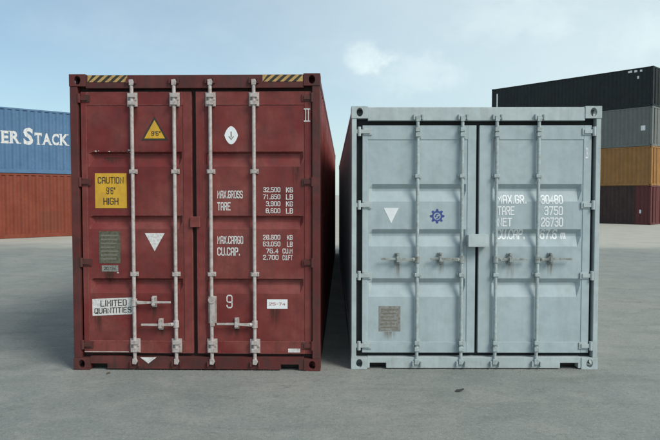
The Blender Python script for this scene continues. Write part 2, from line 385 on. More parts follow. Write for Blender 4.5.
def lettering(body, x0, x1, z0, z1, surf, mat, parent, breaks=(), pen=0.58, tilt=0.0, axis='y', lift=0.0018):
    """paint the words on a wall: fitted into the rectangle, laid on the wall's own relief surf(u, z)"""
    V, F = stencil_outline(body, pen)
    ux0, ux1 = min(v.x for v in V), max(v.x for v in V); uy0, uy1 = min(v.y for v in V), max(v.y for v in V)
    pts = []
    for v in V:
        u = x0 + (v.x - ux0) / (ux1 - ux0) * (x1 - x0); z = z0 + (v.y - uy0) / (uy1 - uy0) * (z1 - z0)
        z += tilt * (u - (x0 + x1) / 2)
        pts.append((u, z, v.z))                       # crossing strokes lie one on the other like paint coats
    return sheet('lettering', pts, F, surf, mat, parent, breaks, axis, lift)
def sheet(name, pts, F, surf, mat, parent, breaks=(), axis='y', lift=0.0018, out=-1):
    """thin paint or vinyl following the relief of the wall; breaks = fold lines ('u' or 'z', value)"""
    me = bpy.data.meshes.new(name); me.from_pydata([(p[0], p[2] if len(p) > 2 else 0.0, p[1]) for p in pts], [], F)
    bm = bmesh.new(); bm.from_mesh(me)
    for w, val in breaks:
        us = [(v.co.x if w == 'u' else v.co.z) for v in bm.verts]
        if min(us) < val < max(us):
            bmesh.ops.bisect_plane(bm, geom=bm.verts[:] + bm.edges[:] + bm.faces[:], dist=1e-6,
                                   plane_co=(val, 0, 0) if w == 'u' else (0, 0, val), plane_no=(1, 0, 0) if w == 'u' else (0, 0, 1))
    for v in bm.verts:
        u, z, up = v.co.x, v.co.z, v.co.y; d = surf(u, z)
        v.co = (u, d - lift - up, z) if axis == 'y' else (d + (lift + up) * (1 if axis == '+x' else -1), u, z)
    bm.to_mesh(me); bm.free()
    return place(name, me, mat, parent)

# ------------------------------------------------------------------ ground
def ground_z(x, y):
    ss = lambda a, b, t: (lambda q: q * q * (3 - 2 * q))(min(1, max(0, (t - a) / (b - a))))
    return -0.24 * ss(14, 37, y) * ss(3.5, 11, x)     # the yard falls slightly towards the far right
def axis_steps(lo, hi, near_lo, near_hi, step):
    a = []; t = near_lo
    while t <= near_hi + 1e-6: a.append(t); t += step
    d = step
    while a[-1] < hi: d *= 1.5; a.append(min(hi, a[-1] + d))
    d = step
    while a[0] > lo: d *= 1.5; a.insert(0, max(lo, a[0] - d))
    return a
gx, gy = axis_steps(-2500, 2500, -20, 30, 1.0), axis_steps(-400, 3500, -4, 60, 1.0)
g = MB(); W = len(gx)
g.v = [(x, y, ground_z(x, y)) for y in gy for x in gx]
g.f = [(j * W + i, j * W + i + 1, (j + 1) * W + i + 1, (j + 1) * W + i) for j in range(len(gy) - 1) for i in range(W - 1)]
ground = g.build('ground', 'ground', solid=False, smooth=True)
tag(ground, 'worn grey concrete container yard', 'ground', kind='structure')

m, nt, bs = newmat('worn_yellow_line_paint'); k = NT(nt); v = k.coords()
bs.inputs['Base Color'].default_value = (0.36, 0.30, 0.16, 1); bs.inputs['Roughness'].default_value = 0.8
nt.links.new(k.rng(k.noise(v, 9.0, 8, 0.75), 0.50, 0.66, 0.0, 0.55), bs.inputs['Alpha'])
M['line'] = m
xa, ya = on_ground(598, 300.5); xb, yb = on_ground(690, 304.5)
lm = MB(); lm.v = [(xa, ya - 0.06, 0.004), (xb, yb - 0.06, 0.004), (xb, yb + 0.06, 0.004), (xa, ya + 0.06, 0.004)]; lm.f = [(0, 1, 2, 3)]
tag(lm.build('painted_line', 'line', solid=False), 'faint worn yellow line painted across the yard', 'road marking', kind='structure')

# ------------------------------------------------------------------ containers
HW = 1.219
PITCH_C = 0.278
def corr(t):                                         # side-wall corrugation, 0 = outermost, depth 36 mm
    q = (t % PITCH_C) / PITCH_C
    if q < 0.26: return 0.0
    if q < 0.50: return (q - 0.26) / 0.24
    if q < 0.76: return 1.0
    return 1 - (q - 0.76) / 0.24
def corr_breaks(a, b):
    out = [a]; k = math.floor(a / PITCH_C)
    while k * PITCH_C < b:
        for q in (0.0, 0.26, 0.50, 0.76):
            t = (k + q) * PITCH_C
            if a < t < b: out.append(t)
        k += 1
    return out + [b]
def corr_sheet(a, b, z0, z1, put, depth=0.036):
    bs = corr_breaks(a, b); m = MB()
    for t in bs:
        d = corr(t) * depth
        m.v += [put(t, d, z0), put(t, d, z1)]
    m.f = [(2 * i, 2 * i + 2, 2 * i + 3, 2 * i + 1) for i in range(len(bs) - 1)]
    return m
def casting(sx, near, zb, L, mat_mesh={}):
    """corner casting with its oval holes; 162 x 178 x 118 mm, walls 28 mm"""
    m = MB(); w, d, h, t = 0.162, 0.178, 0.118, 0.028
    xo = sx * HW; xi = sx * (HW - w); x0, x1 = min(xo, xi), max(xo, xi)
    yo, yi = (0.0, d) if near else (L, L - d); y0, y1 = min(yo, yi), max(yo, yi)
    z0, z1 = zb, zb + h
    s = 1 if near else -1
    ya, yb = sorted((yo, yo + s * t)); m.holed('y', ya, yb, x0, x1, z0, z1, 0.031, 0.042)
    xa, xb = sorted((xo, xo - sx * t))
    ym0, ym1 = sorted((yo + s * t, yi))
    m.holed('x', xa, xb, ym0, ym1, z0, z1, 0.048, 0.034)
    xr0, xr1 = sorted((xi, xo - sx * t))
    m.box(xr0, xr1, ym0, ym1, z0, z0 + 0.022); m.box(xr0, xr1, ym0, ym1, z1 - 0.022, z1)
    yb0, yb1 = sorted((yi, yi - s * 0.02)); m.box(xr0, xr1, yb0, yb1, z0 + 0.022, z1 - 0.022)
    xb0, xb1 = sorted((xi, xi + sx * 0.02)); yc0, yc1 = sorted((yo + s * t, yi - s * 0.02))
    m.box(xb0, xb1, yc0, yc1, z0 + 0.022, z1 - 0.022)
    return m
def container(name, label, group, loc, rz, H, body, frame, L=12.192, post_w=0.075, doors=True, bev=0.004):
    root = empty(name, loc, rz); tag(root, label, 'container', group)
    for zb in (0.0, H - 0.118):
        for near in (True, False):
            for sx in (-1, 1):
                casting(sx, near, zb, L).build('corner_casting', frame, root, bev * 0.8)
    for sx in (-1, 1):
        for near in (True, False):
            y0, y1 = (0.006, 0.15) if near else (L - 0.15, L - 0.006)
            x0, x1 = sorted((sx * (HW - 0.004), sx * (HW - 0.004 - post_w)))
            MB().box(x0, x1, y0, y1, 0.118, H - 0.118).build('corner_post', frame, root, bev)
        # top and bottom side rails
        x0, x1 = sorted((sx * (HW - 0.006), sx * (HW - 0.066)))
        MB().box(x0, x1, 0.178, L - 0.178, H - 0.075, H - 0.012).build('top_rail', frame, root, bev)
        MB().box(x0, x1, 0.178, L - 0.178, 0.0125, 0.165).build('bottom_rail', frame, root, bev)
        corr_sheet(0.15, L - 0.15, 0.165, H - 0.075, lambda t, d, z: (sx * (HW - 0.010 - d), t, z)).build('side_wall', body, root, solid=False)
    corr_sheet(0.12, L - 0.12, -HW + 0.066, HW - 0.066, lambda t, d, u: (u, t, H - 0.022 - d * 0.6)).build('roof', body, root, solid=False)
    MB().box(-HW + 0.066, HW - 0.066, 0.10, L - 0.05, 0.10, 0.16).build('floor', 'inside', root)
    ends = (False,) if doors else (True, False)
    for near in ends:
        s = 1 if near else -1; ye = 0.0 if near else L
        corr_sheet(-HW + post_w, HW - post_w, 0.16, H - 0.10, lambda t, d, z: (t, ye + s * (0.015 + d), z)).build('end_wall', body, root, solid=False)
        y0, y1 = sorted((ye + s * 0.008, ye + s * 0.10))
        MB().box(-HW + 0.162, HW - 0.162, y0, y1, 0.0125, 0.16).build('end_sill', frame, root, bev)
        MB().box(-HW + 0.162, HW - 0.162, y0, y1, H - 0.10, H - 0.008).build('end_header', frame, root, bev)
    return root

Y_FRAME, Y_PANEL, Y_DEEP = 0.030, 0.036, 0.072
def door_end(root, D, cx, H, S):
    """door end measured from the photograph; S holds the numbers in photo pixels"""
    P = lambda px, py: (lambda q: (q[0] - cx, q[1]))(on_plane_y(px, py, D + 0.03))
    X = lambda px, py=230: P(px, py)[0]
    Z = lambda py, px=330: P(px, py)[1]
    frame, body, hw = S['frame'], S['body'], S['hw']
    # sill with the two notches beside the castings
    zt = Z(S['sill_top']); n0, n1, n2, n3 = [X(p, 366) for p in S['notches']]; zn = Z(S['notch_top']); zb = 0.0125
    a, b = -HW + 0.162, HW - 0.162
    n0 = max(n0, a + 0.004); n3 = min(n3, b - 0.004)
    MB().prism([(a, zt), (a, zb), (n0, zb), (n0, zn), (n1, zn), (n1, zb), (n2, zb), (n2, zn), (n3, zn), (n3, zb), (b, zb), (b, zt)], 0.007, 0.10).build('door_sill', frame, root, 0.003)
    MB().box(n0 - 0.02, n1 + 0.02, 0.10, 0.12, zb, zn + 0.02).build('notch_plate', 'inside', root)
    MB().box(n2 - 0.02, n3 + 0.02, 0.10, 0.12, zb, zn + 0.02).build('notch_plate', 'inside', root)
    # header, with a thin lip along its top
    zh = Z(S['header_bottom'])
    hd = MB().box(a, b, 0.007, 0.10, zh, H - 0.022); hd.box(a, b, 0.014, 0.10, H - 0.022, H - 0.008)
    hd.build('door_header', frame, root, 0.003)
    zd0, zd1 = Z(S['door_bottom']), Z(S['door_top'])
    bands = [(Z(t), Z(t + S['band_dark']), Z(t + S['band_dark'] + S['band_flat']), Z(q)) for t, q in S['bands']]
    def fz(z):
        for zt_, za, zb_, zlo in bands:
            if zlo <= z <= zt_:
                if z >= za: return (zt_ - z) / (zt_ - za)
                if z >= zb_: return 1.0
                return (z - zlo) / (zb_ - zlo)
        return 0.0
    zbreaks = [z for q in bands for z in q]
    surf = lambda u, z: Y_PANEL + (Y_DEEP - Y_PANEL) * fz(z)
    out = {'surf': surf, 'breaks': [('z', z) for z in zbreaks], 'P': P, 'X': X, 'Z': Z, 'doors': []}
    for di, Dn in enumerate(S['doors']):
        x0, x1 = X(Dn['x0']), X(Dn['x1']); b0, b1 = X(Dn['b0']), X(Dn['b1']); e = 0.035
        xs = [x0, b0, b0 + e, b1 - e, b1, x1]; fx = [0, 0, 1, 1, 0, 0]
        zs = sorted([zd0, zd1] + zbreaks)
        m = MB(); n = len(xs)
        m.v = [(x, Y_PANEL + (Y_DEEP - Y_PANEL) * f * fz(z), z) for z in zs for x, f in zip(xs, fx)]
        m.f = [(j * n + i, j * n + i + 1, (j + 1) * n + i + 1, (j + 1) * n + i) for j in range(len(zs) - 1) for i in range(n - 1)]
        door = m.build('door', body, root, solid=False)
        out['doors'].append(door)
        # tube frame round the pressed panel
        zr0, zr1 = Z(S['rail_bottom']), Z(S['rail_top'])
        MB().box(x0, b0 - 0.012, Y_FRAME, 0.078, zd0, zd1).build('stile', body, door, 0.004)
        MB().box(b1 + 0.012, x1, Y_FRAME, 0.078, zd0, zd1).build('stile', body, door, 0.004)
        MB().box(b0 - 0.012, b1 + 0.012, Y_FRAME + 0.001, 0.0355, zr1, zd1).build('door_rail', body, door, 0.002)
        MB().box(b0 - 0.012, b1 + 0.012, Y_FRAME + 0.001, 0.0355, zd0, zr0).build('door_rail', body, door, 0.002)
        # rubber seal showing as the black line round the leaf
        gx0, gx1 = (-HW + S['post_w'], X(S['centre'])) if di == 0 else (X(S['centre']), HW - S['post_w'])
        MB().box(gx0, gx1, 0.082, 0.094, zt - 0.02, zh + 0.02).build('gasket', S['seal'], door)
        sgn = -1 if di == 0 else 1
        # hinges
        for hy in S['hinges']:
            zc = Z(hy); xe = x0 if di == 0 else x1; xp = sgn * (HW - S['post_w'] * 0.35)
            h = MB().box(xe - sgn * 0.075, xp, 0.012, Y_FRAME - 0.001, zc - 0.020, zc + 0.020)
            xk = (xe + sgn * (HW - S['post_w'])) / 2
            h.tube((xk, 0.016, zc - 0.045), (xk, 0.016, zc + 0.045), 0.017, 10)
            h.box(xe - sgn * 0.095, xe - sgn * 0.01, 0.021, Y_FRAME - 0.002, zc - 0.034, zc + 0.034)
            h.build('hinge', S['hinge_mat'], door, 0.002)
        # locking bars, their guides and cams
        for bx in Dn['bars']:
            x = X(bx); yb = 0.004; r = S['bar_r']
            ztop, zbot = Z(S['bar_top']), Z(S['bar_bottom'])
            MB().tube((x, yb, zbot), (x, yb, ztop), r, 14).build('locking_bar', hw, door, smooth=False)
            for gy_ in S['guides']:
                zc = Z(gy_)
                q = MB().box(x - 0.042, x + 0.042, 0.022, Y_FRAME - 0.0005, zc - 0.022, zc + 0.022)
                q.box(x - 0.026, x + 0.026, -0.018, 0.022, zc - 0.017, zc + 0.017)
                q.tube((x - 0.034, 0.024, zc), (x - 0.034, 0.016, zc), 0.007, 8); q.tube((x + 0.034, 0.024, zc), (x + 0.034, 0.016, zc), 0.007, 8)
                q.build('bar_guide', hw, door, 0.002)
            for top in (True, False):
                z0, z1 = [Z(p) for p in (S['cam_top'] if top else S['cam_bottom'])]
                z0, z1 = min(z0, z1), max(z0, z1); wq = S['cam_w']
                q = MB().box(x - wq, x + wq, 0.020, Y_FRAME - 0.0005, z0, z1)
                q.box(x - wq * 0.62, x + wq * 0.62, -0.022, 0.020, z0 + 0.012, z0 + 0.05)
                q.box(x - wq * 0.62, x + wq * 0.62, -0.022, 0.020, z1 - 0.05, z1 - 0.012)
                q.tube((x - wq * 0.78, 0.02, (z0 + z1) / 2), (x - wq * 0.78, 0.010, (z0 + z1) / 2), 0.009, 8)
                q.tube((x + wq * 0.78, 0.02, (z0 + z1) / 2), (x + wq * 0.78, 0.010, (z0 + z1) / 2), 0.009, 8)
                q.build('bar_bearing', hw, door, 0.002)
                ze = ztop if top else zbot; s = 1 if top else -1
                k = MB().prism([(x - 0.020, ze - s * 0.045), (x + 0.020, ze - s * 0.045), (x + 0.030, ze - s * 0.015), (x + 0.016, ze + s * 0.012), (x - 0.022, ze + s * 0.008)], -0.016, 0.006)
                k.build('cam', hw, door, 0.003)
                for kx in (x - 0.046, x + 0.034):
                    MB().box(kx, kx + 0.016, -0.020, 0.0065, ze - 0.030, ze + 0.022).build('cam_keeper', S['keeper_mat'], door, 0.002)
        # lever handles lying across the leaf
        for (bx, ex, hx, hy, drop) in Dn['handles']:
            xb, xe, xh, zc = X(bx), X(ex), X(hx), Z(hy); s = 1 if xe > xb else -1
            k = MB().tube((xb, 0.004, zc - 0.034), (xb, 0.004, zc + 0.034), 0.028, 12)
            k.tube((xb + s * 0.02, 0.004, zc), (xb + s * 0.05, -0.014, zc), 0.016, 8)
            pts = [(xb + s * 0.028, zc + 0.018), (xh - s * 0.05, zc + 0.010 + drop * 0.4), (xh, zc + 0.012 + drop), (xe, zc + 0.009 + drop * 0.9), (xe, zc - 0.010 + drop * 0.9),
                   (xh, zc - 0.012 + drop), (xh - s * 0.05, zc - 0.014 + drop * 0.4), (xb + s * 0.028, zc - 0.018)]
            k.prism(pts if s > 0 else pts[::-1], -0.020, -0.009)
            k.build('lever_handle', S['handle_mat'], door, 0.002)
            zc += drop
            ysurf = surf(xh, zc) + 0.001
            q = MB().box(xh - 0.022, xh + 0.022, 0.02, ysurf, zc - 0.055, zc + 0.055)
            q.box(xh - 0.018, xh + 0.018, -0.026, 0.02, zc - 0.032, zc - 0.016)
            q.box(xh - 0.012, xh + 0.012, -0.032, -0.021, zc - 0.032, zc + 0.05)
            q.tube((xh, -0.036, zc + 0.045), (xh, 0.02, zc + 0.045), 0.013, 10)
            q.build('handle_catch', S['handle_mat'], door, 0.002)
    return out

def run_material(name, colr, amt):
    m, nt, bs = newmat(name); k = NT(nt)
    bs.inputs['Base Color'].default_value = (*colr, 1); bs.inputs['Roughness'].default_value = 0.8
    tc = k.node('ShaderNodeTexCoord'); sp = k.node('ShaderNodeSeparateXYZ'); k.link(tc.outputs['Generated'], sp.inputs[0])
    ed = k.math('MULTIPLY', k.rng(sp.outputs['X'], 0.0, 0.4), k.rng(sp.outputs['X'], 0.6, 1.0, 1, 0))
    ed = k.math('MULTIPLY', ed, k.rng(sp.outputs['Z'], 0.0, 1.0))
    ed = k.math('MULTIPLY', ed, k.rng(k.noise(k.coords((30, 30, 2.2)), 1.6, 7, 0.7), 0.34, 0.66))
    nt.links.new(k.math('MULTIPLY', ed, amt), bs.inputs['Alpha'])
    return m
M['run_dark'] = run_material('brown_rust_run', (0.055, 0.026, 0.016), 0.95)
M['run_pale'] = run_material('light_rust_run', (0.19, 0.115, 0.060), 0.60)
def rust_runs(E, spots, mat):
    """stains washed down the paint below hinges, bearings and handles; px x, y top, width, length"""
    for di, px_, py_, w_, l_ in spots:
        (x0, z1), (x1, z0) = E['P'](px_ - w_ / 2, py_), E['P'](px_ + w_ / 2, py_ + l_)
        n = 12; pts = []; F = []
        for i in range(n + 1):
            z = z0 + (z1 - z0) * i / n; pts += [(x0, z), (x1, z)]
        F = [(2 * i, 2 * i + 1, 2 * i + 3, 2 * i + 2) for i in range(n)]
        sheet('rust_stain', pts, F, E['surf'], mat, E['doors'][di], E['breaks'], lift=0.0008)
def flat_sign(name, root, E, box, mat, lines=(), ink='black_ink', tilt=0.0, y=Y_PANEL, label=None):
    """thin plate fixed to the door with its printed lines; box = px x0,y0,x1,y1"""
    (x0, z1), (x1, z0) = E['P'](box[0], box[1]), E['P'](box[2], box[3])
    xm = (x0 + x1) / 2; tl = lambda x, z: (x, z + tilt * (x - xm))
    sg = MB().prism([tl(x0, z0), tl(x1, z0), tl(x1, z1), tl(x0, z1)], y - 0.003, y - 0.0002).build(name, mat, root)
    if label: sg['label'] = label
    for body, (fx0, fx1, fz0, fz1) in lines:
        lettering(body, x0 + fx0 * (x1 - x0), x0 + fx1 * (x1 - x0), z0 + fz0 * (z1 - z0), z0 + fz1 * (z1 - z0), lambda u, z: y - 0.003, ink, sg, tilt=tilt, lift=0.0012)
    return sg
def triangle(name, root, E, pts, mat, y=Y_PANEL, t=0.0022, label=None):
    o = MB().prism([E['P'](*p) for p in pts], y - t, y - 0.0002).build(name, mat, root)
    if label: o['label'] = label
    return o

# ---- the red high-cube
RED_CX, RED_Y = -1.3125, 6.03
red = container('shipping_container', 'oxide red high-cube container with yellow warning signs and pale locking bars', 'containers standing side by side in front',
                (RED_CX, RED_Y, 0), R(-1.2), 2.896, 'red', 'red_frame', post_w=0.075)
RS = dict(frame='red_frame', body='red', hw='galv', hinge_mat='red_frame', keeper_mat='red_frame', handle_mat='galv', bar_r=0.0175, seal='rubber_brown', post_w=0.075,
          sill_top=356.5, notches=(87, 107.5, 281, 299), notch_top=363.5, header_bottom=88.3, door_top=91.5, door_bottom=353.5,
          bands=[(151.5, 166.5), (215.5, 229), (278.5, 293.5)], band_dark=2.2, band_flat=4.5, rail_top=105, rail_bottom=341,
          centre=194.5, hinges=(98, 182, 262.5, 345), bar_top=81, bar_bottom=362.5, guides=(171.5, 274), cam_top=(92.5, 106.5), cam_bottom=(338.5, 352.5), cam_w=0.050,
          doors=[dict(x0=81.4, x1=192.4, b0=88.5, b1=182.5, bars=(133.7, 175.8), handles=[(133.7, 171, 153.5, 302, 0.004), (175.8, 141, 160, 323.5, -0.006)]),
                 dict(x0=196.6, x1=311.8, b0=206, b1=303.5, bars=(211.6, 254.8), handles=[(254.8, 217, 236.5, 323.5, 0.006)])])
E = door_end(red, RED_Y, RED_CX, 2.896, RS)
dl, dr = E['doors']; P = E['P']
rust_runs(E, [(0, 133.7, 106, 9, 26), (0, 175.8, 106, 8, 18), (1, 211.6, 106, 9, 30), (1, 254.8, 106, 8, 20), (0, 154, 304, 7, 24), (0, 161, 325, 8, 16), (1, 237, 326, 8, 15), (0, 110, 157, 26, 9),
              (1, 275, 309, 14, 20), (0, 109, 272, 14, 18), (1, 254.8, 276, 7, 22), (0, 133.7, 276, 7, 16), (1, 296, 167, 9, 26), (0, 97, 317, 10, 22)], 'run_dark')
# centre catch on the red doors
(x0, z1), (x1, z0) = P(190.5, 216.5), P(200.5, 227)
MB().box(x0, x1, 0.006, Y_FRAME - 0.001, z0, z1).build('lock_box', 'red', dr, 0.004)
# vertical hanging handle on the third bar
x, zt = P(211.6, 297); zb = P(211.6, 325)[1]
k = MB().box(x - 0.006, x + 0.040, -0.021, -0.0145, zb, zt - 0.03); k.tube((x + 0.012, -0.03, zt - 0.02), (x + 0.012, 0.022, zt - 0.02), 0.036, 12)
k.box(x - 0.03, x + 0.05, 0.022, Y_FRAME - 0.0005, zb + 0.02, zt + 0.01)
k.build('hanging_handle', 'galv', dr, 0.002)
# hazard stripes on the header
for (a, b) in ((87.5, 127.5), (263, 303)):
    (x0, z1), (x1, z0) = P(a, 75.4), P(b, 82.2); hz = 0.0055
    st = MB().box(x0, x1, hz - 0.0008, hz + 0.0012, z0, z1).build('hazard_strip', 'stripe_yellow', red)
    st['label'] = 'faded yellow and black hazard stripes'
    n = 5; w = (x1 - x0) / n
    for i in range(n):
        xa = x0 + i * w; sl = (z1 - z0) * 1.15
        c = lambda x: min(max(x, x0), x1)
        MB().prism([(c(xa - sl * 0.35), z0), (c(xa + w * 0.5 - sl * 0.35), z0), (c(xa + w * 0.5 + sl * 0.65), z1), (c(xa + sl * 0.65), z1)], hz - 0.0016, hz - 0.0004).build('stripe', 'black_ink', st)
# signs and plates
ws = triangle('warning_sign', red, E, [(154, 116), (167.8, 140.2), (140.8, 140.2)], 'black_ink', label='yellow warning triangle with black border')
MB().prism([P(*p) for p in ((154, 119.8), (164.6, 138.3), (143.8, 138.3))], Y_PANEL - 0.0034, Y_PANEL - 0.0022).build('face', 'yellow', ws)
lettering('9\'6"', P(149.5, 0)[0], P(158.8, 0)[0], P(0, 135.6)[1], P(0, 131)[1], lambda u, z: Y_PANEL - 0.0034, 'black_ink', ws)
flat_sign('caution_sign', red, E, (93.8, 173.2, 126.2, 208.2), 'yellow', [('CAUTION', (0.09, 0.91, 0.70, 0.90)), ('9\'6"', (0.36, 0.64, 0.40, 0.60)), ('HIGH', (0.26, 0.74, 0.10, 0.30))], label='yellow height caution sign')
cs = flat_sign('safety_plate', red, E, (98, 231.5, 119.8, 263.5), 'plate_dark', label='dull greenish data plate')
for i in range(7):
    (x0, z1), (x1, z0) = P(100, 235 + i * 3.9), P(117.5 - (i * 5 % 4), 236.4 + i * 3.9)
    MB().box(x0, x1, Y_PANEL - 0.0042, Y_PANEL - 0.003, z0, z1).build('engraved_line', 'plate_line', cs)
flat_sign('number_plate', red, E, (100.8, 265.6, 117.5, 271.8), 'plate_grey', [('20734', (0.14, 0.86, 0.25, 0.78))])
triangle('placard_mark', red, E, [(144.3, 233.3), (164.2, 233.3), (154.2, 251.3)], 'white', label='white upside-down triangle')
flat_sign('notice_sign', red, E, (91.2, 298.6, 133, 315.4), 'white', [('LIMITED', (0.20, 0.84, 0.53, 0.92)), ('QUANTITIES', (0.05, 0.95, 0.08, 0.46))], tilt=0.045, label='white notice for limited quantities')
triangle('sill_mark', red, E, [(140.5, 356.9), (157, 356.9), (148.8, 363.2)], 'white', y=0.0062, label='white triangle on the sill')
# knocked and scratched top edge of the upper pressing
rs = random.Random(11)
for i in range(16):
    px_ = 90 + 38 * rs.random(); py_ = 150.6 + rs.uniform(-0.8, 1.2); w_ = rs.uniform(0.6, 2.6); h_ = rs.uniform(0.4, 1.6)
    pts = [P(px_ + w_ * a_, py_ + h_ * b_) for a_, b_ in ((0, .3), (.4, 1), (1, .6), (.8, 0), (.3, -.1))]
    sheet('scratch', pts, [(0, 1, 2, 3, 4)], E['surf'], 'black_ink' if i % 3 else 'white', dl, E['breaks'], lift=0.0012)
for px_, py_, w_, h_ in ((89.6, 153.5, 1.2, 6.5), (128.4, 106.0, 2.0, 2.6), (116, 272.5, 2.2, 1.2), (127, 149.4, 2.6, 1.2)):
    pts = [P(px_ + w_ * a_, py_ + h_ * b_) for a_, b_ in ((0, .2), (.3, 1), (.9, .8), (1, .1), (.4, 0))]
    sheet('scratch', pts, [(0, 1, 2, 3, 4)], E['surf'], 'white', dl, E['breaks'], lift=0.0012)
# right-hand leaf
def disc(cx_, cz_, rx, rz, n=20): return [(cx_ + rx * math.cos(2 * math.pi * i / n), cz_ + rz * math.sin(2 * math.pi * i / n)) for i in range(n)]
x, z = P(231.2, 135.3)
em = MB().prism([(px_ * (1 - 0.25 * abs((pz_ - z) / 0.085)) + x * 0.25 * abs((pz_ - z) / 0.085), pz_) for px_, pz_ in disc(x, z, 0.066, 0.088)], Y_PANEL - 0.0022, Y_PANEL - 0.0002).build('emblem', 'white_clean', red)
em['label'] = 'white oval emblem'
k = MB().prism([(x - 0.006, z + 0.036), (x + 0.006, z + 0.036), (x + 0.006, z - 0.02), (x - 0.006, z - 0.02)], Y_PANEL - 0.0032, Y_PANEL - 0.0022)
k.prism([(x - 0.028, z - 0.012), (x - 0.02, z - 0.006), (x, z - 0.034), (x + 0.02, z - 0.006), (x + 0.028, z - 0.012), (x, z - 0.048)], Y_PANEL - 0.0032, Y_PANEL - 0.0022)
k.build('emblem_print', 'plate_grey', em)
(x0, z1), (x1, z0) = P(303.9, 108.8), P(310.3, 121.8)       # small white outlined bar mark by the hinge
mk = MB(); ym = (Y_FRAME - 0.0016, Y_FRAME - 0.0002); t = 0.010; xm0, xm1 = (x0 + x1) / 2 - 0.017, (x0 + x1) / 2 + 0.017
mk.box(x0, x1, *ym, z1 - t, z1); mk.box(x0, x1, *ym, z0, z0 + t)
for xx in (xm0, xm1 - t * 0.7): mk.box(xx, xx + t * 0.7, *ym, z0 + t, z1 - t)
mk.build('stencil_mark', 'white', dr)
def words(E, door, rows, mat='white', pen=0.66):
    for body, a, b, yt, yb in rows:
        (x0, z1), (x1, z0) = E['P'](a, yt), E['P'](b, yb)
        lettering(body, x0, x1, z0, z1, E['surf'], mat, door, E['breaks'], pen=pen)
rows = [('MAX.GROSS', 217.2, 242.8, 190.2, 198.6), ('TARE', 217.2, 230.6, 202.2, 210.6), ('MAX.CARGO', 217.2, 243.2, 235.6, 244.2), ('CU.CAP.', 217.2, 239.8, 247.4, 255.6)]
for i, (n_, u_) in enumerate((('32,500', 'KG'), ('71,650', 'LB'), ('3,900', 'KG'), ('8,600', 'LB'))):
    rows += [(n_, 263 + (2.8 if len(n_) < 6 else 0), 280.4, 187.2 + i * 7.0, 192.6 + i * 7.0), (u_, 286, 293, 187.2 + i * 7.0, 192.6 + i * 7.0)]
for i, (n_, u_) in enumerate((('28,600', 'KG'), ('63,050', 'LB'), ('76.4', 'CU.M'), ('2,700', 'CU.FT'))):
    rows += [(n_, 263 + (3.0 if i == 2 else 0), 278.6 if i > 1 else 280.4, 234.8 + i * 6.7, 240 + i * 6.7), (u_, 282.6 if i > 1 else 287, 292.6, 234.8 + i * 6.7, 240 + i * 6.7)]
words(E, dr, rows)
words(E, dr, [('9', 226.4, 232.6, 294.8, 308.2)], pen=0.42)
flat_sign('white_label', red, E, (267, 299.2, 287.6, 308.6), 'white_clean', [('25-74', (0.1, 0.9, 0.35, 0.68))], ink='sticker_red', label='white printed label')
flat_sign('small_label', red, E, (288.2, 348.2, 300.2, 352), 'white', y=Y_FRAME + 0.001, label='small white label near the lower hinge')
# conduit along the foot of the left leaf
x0, z = P(84, 352.2); x1 = P(128.5, 352.2)[0]
MB().tube((x0, 0.026, z), (x1, 0.026, z), 0.0045, 8).build('seal_wire', 'galv', dl)

# ---- the grey container
GREY_CX, GREY_Y = 1.4275, 6.07
grey = container('shipping_container', 'pale blue-grey container standing right of the red one', 'containers standing side by side in front',
                 (GREY_CX, GREY_Y, 0), R(-0.25), 2.591, 'grey', 'grey_frame', post_w=0.047)
GS = dict(frame='grey_frame', body='grey', hw='grey_hw', hinge_mat='grey_frame', keeper_mat='grey_hw', handle_mat='handle_rusty', bar_r=0.0165, seal='rubber', post_w=0.047,
          sill_top=356.6, notches=(369.5, 386, 559, 577), notch_top=362.3, header_bottom=120.8, door_top=125.3, door_bottom=352.8,
          bands=[(184, 201.5), (229.2, 246.5), (278.5, 297)], band_dark=4.6, band_flat=2.5, rail_top=139.5, rail_bottom=342,
          centre=477, hinges=(131.5, 205, 275.5, 345.5), bar_top=117, bar_bottom=362.5, guides=(176, 274.5), cam_top=(126.5, 138), cam_bottom=(339, 351.5), cam_w=0.036,
          doors=[dict(x0=362.3, x1=475.5, b0=368.8, b1=465.8, bars=(417, 461.2), handles=[(417, 381, 397.5, 259, 0.006), (461.2, 430, 440, 259, 0.010)]),
                 dict(x0=478.7, x1=590, b0=491.5, b1=581, bars=(495.3, 536.8), handles=[(495.3, 527, 509.5, 259, 0.004), (536.8, 571, 550, 259, 0.006)])])
E = door_end(grey, GREY_Y, GREY_CX, 2.591, GS)
dl, dr = E['doors']; P = E['P']
rust_runs(E, [(0, 398, 261, 10, 22), (0, 441, 261, 9, 18), (1, 510, 261, 10, 24), (1, 550, 261, 10, 20), (0, 417, 277, 6, 22), (1, 536.8, 277, 6, 26), (0, 389, 332, 16, 10), (1, 495.3, 140, 6, 26), (0, 461, 140, 6, 20)], 'run_pale')
(x0, z1), (x1, z0) = P(466.2, 233.4), P(486.2, 246)
k = MB().prism([(x0, z0), (x1, z0), (x1, z1 - 0.01), (x1 - 0.03, z1), (x0 + 0.03, z1), (x0, z1 - 0.01)], -0.075, -0.067)
k.box(x0, x1, -0.067, Y_FRAME - 0.001, z1 - 0.02, z1 - 0.011); k.box(x0, x0 + 0.008, -0.067, Y_FRAME - 0.001, z0, z1 - 0.02); k.box(x1 - 0.008, x1, -0.067, 0.015, z0, z1 - 0.02)
k.build('lock_box', 'grey_frame', dl, 0.002)
triangle('placard_mark', grey, E, [(383.8, 208), (398.8, 208), (391.2, 223.4)], 'white_clean', label='white upside-down triangle')
pl = flat_sign('safety_plate', grey, E, (379, 306.3, 400.4, 331.3), 'plate_grey', label='dull brownish data plate')
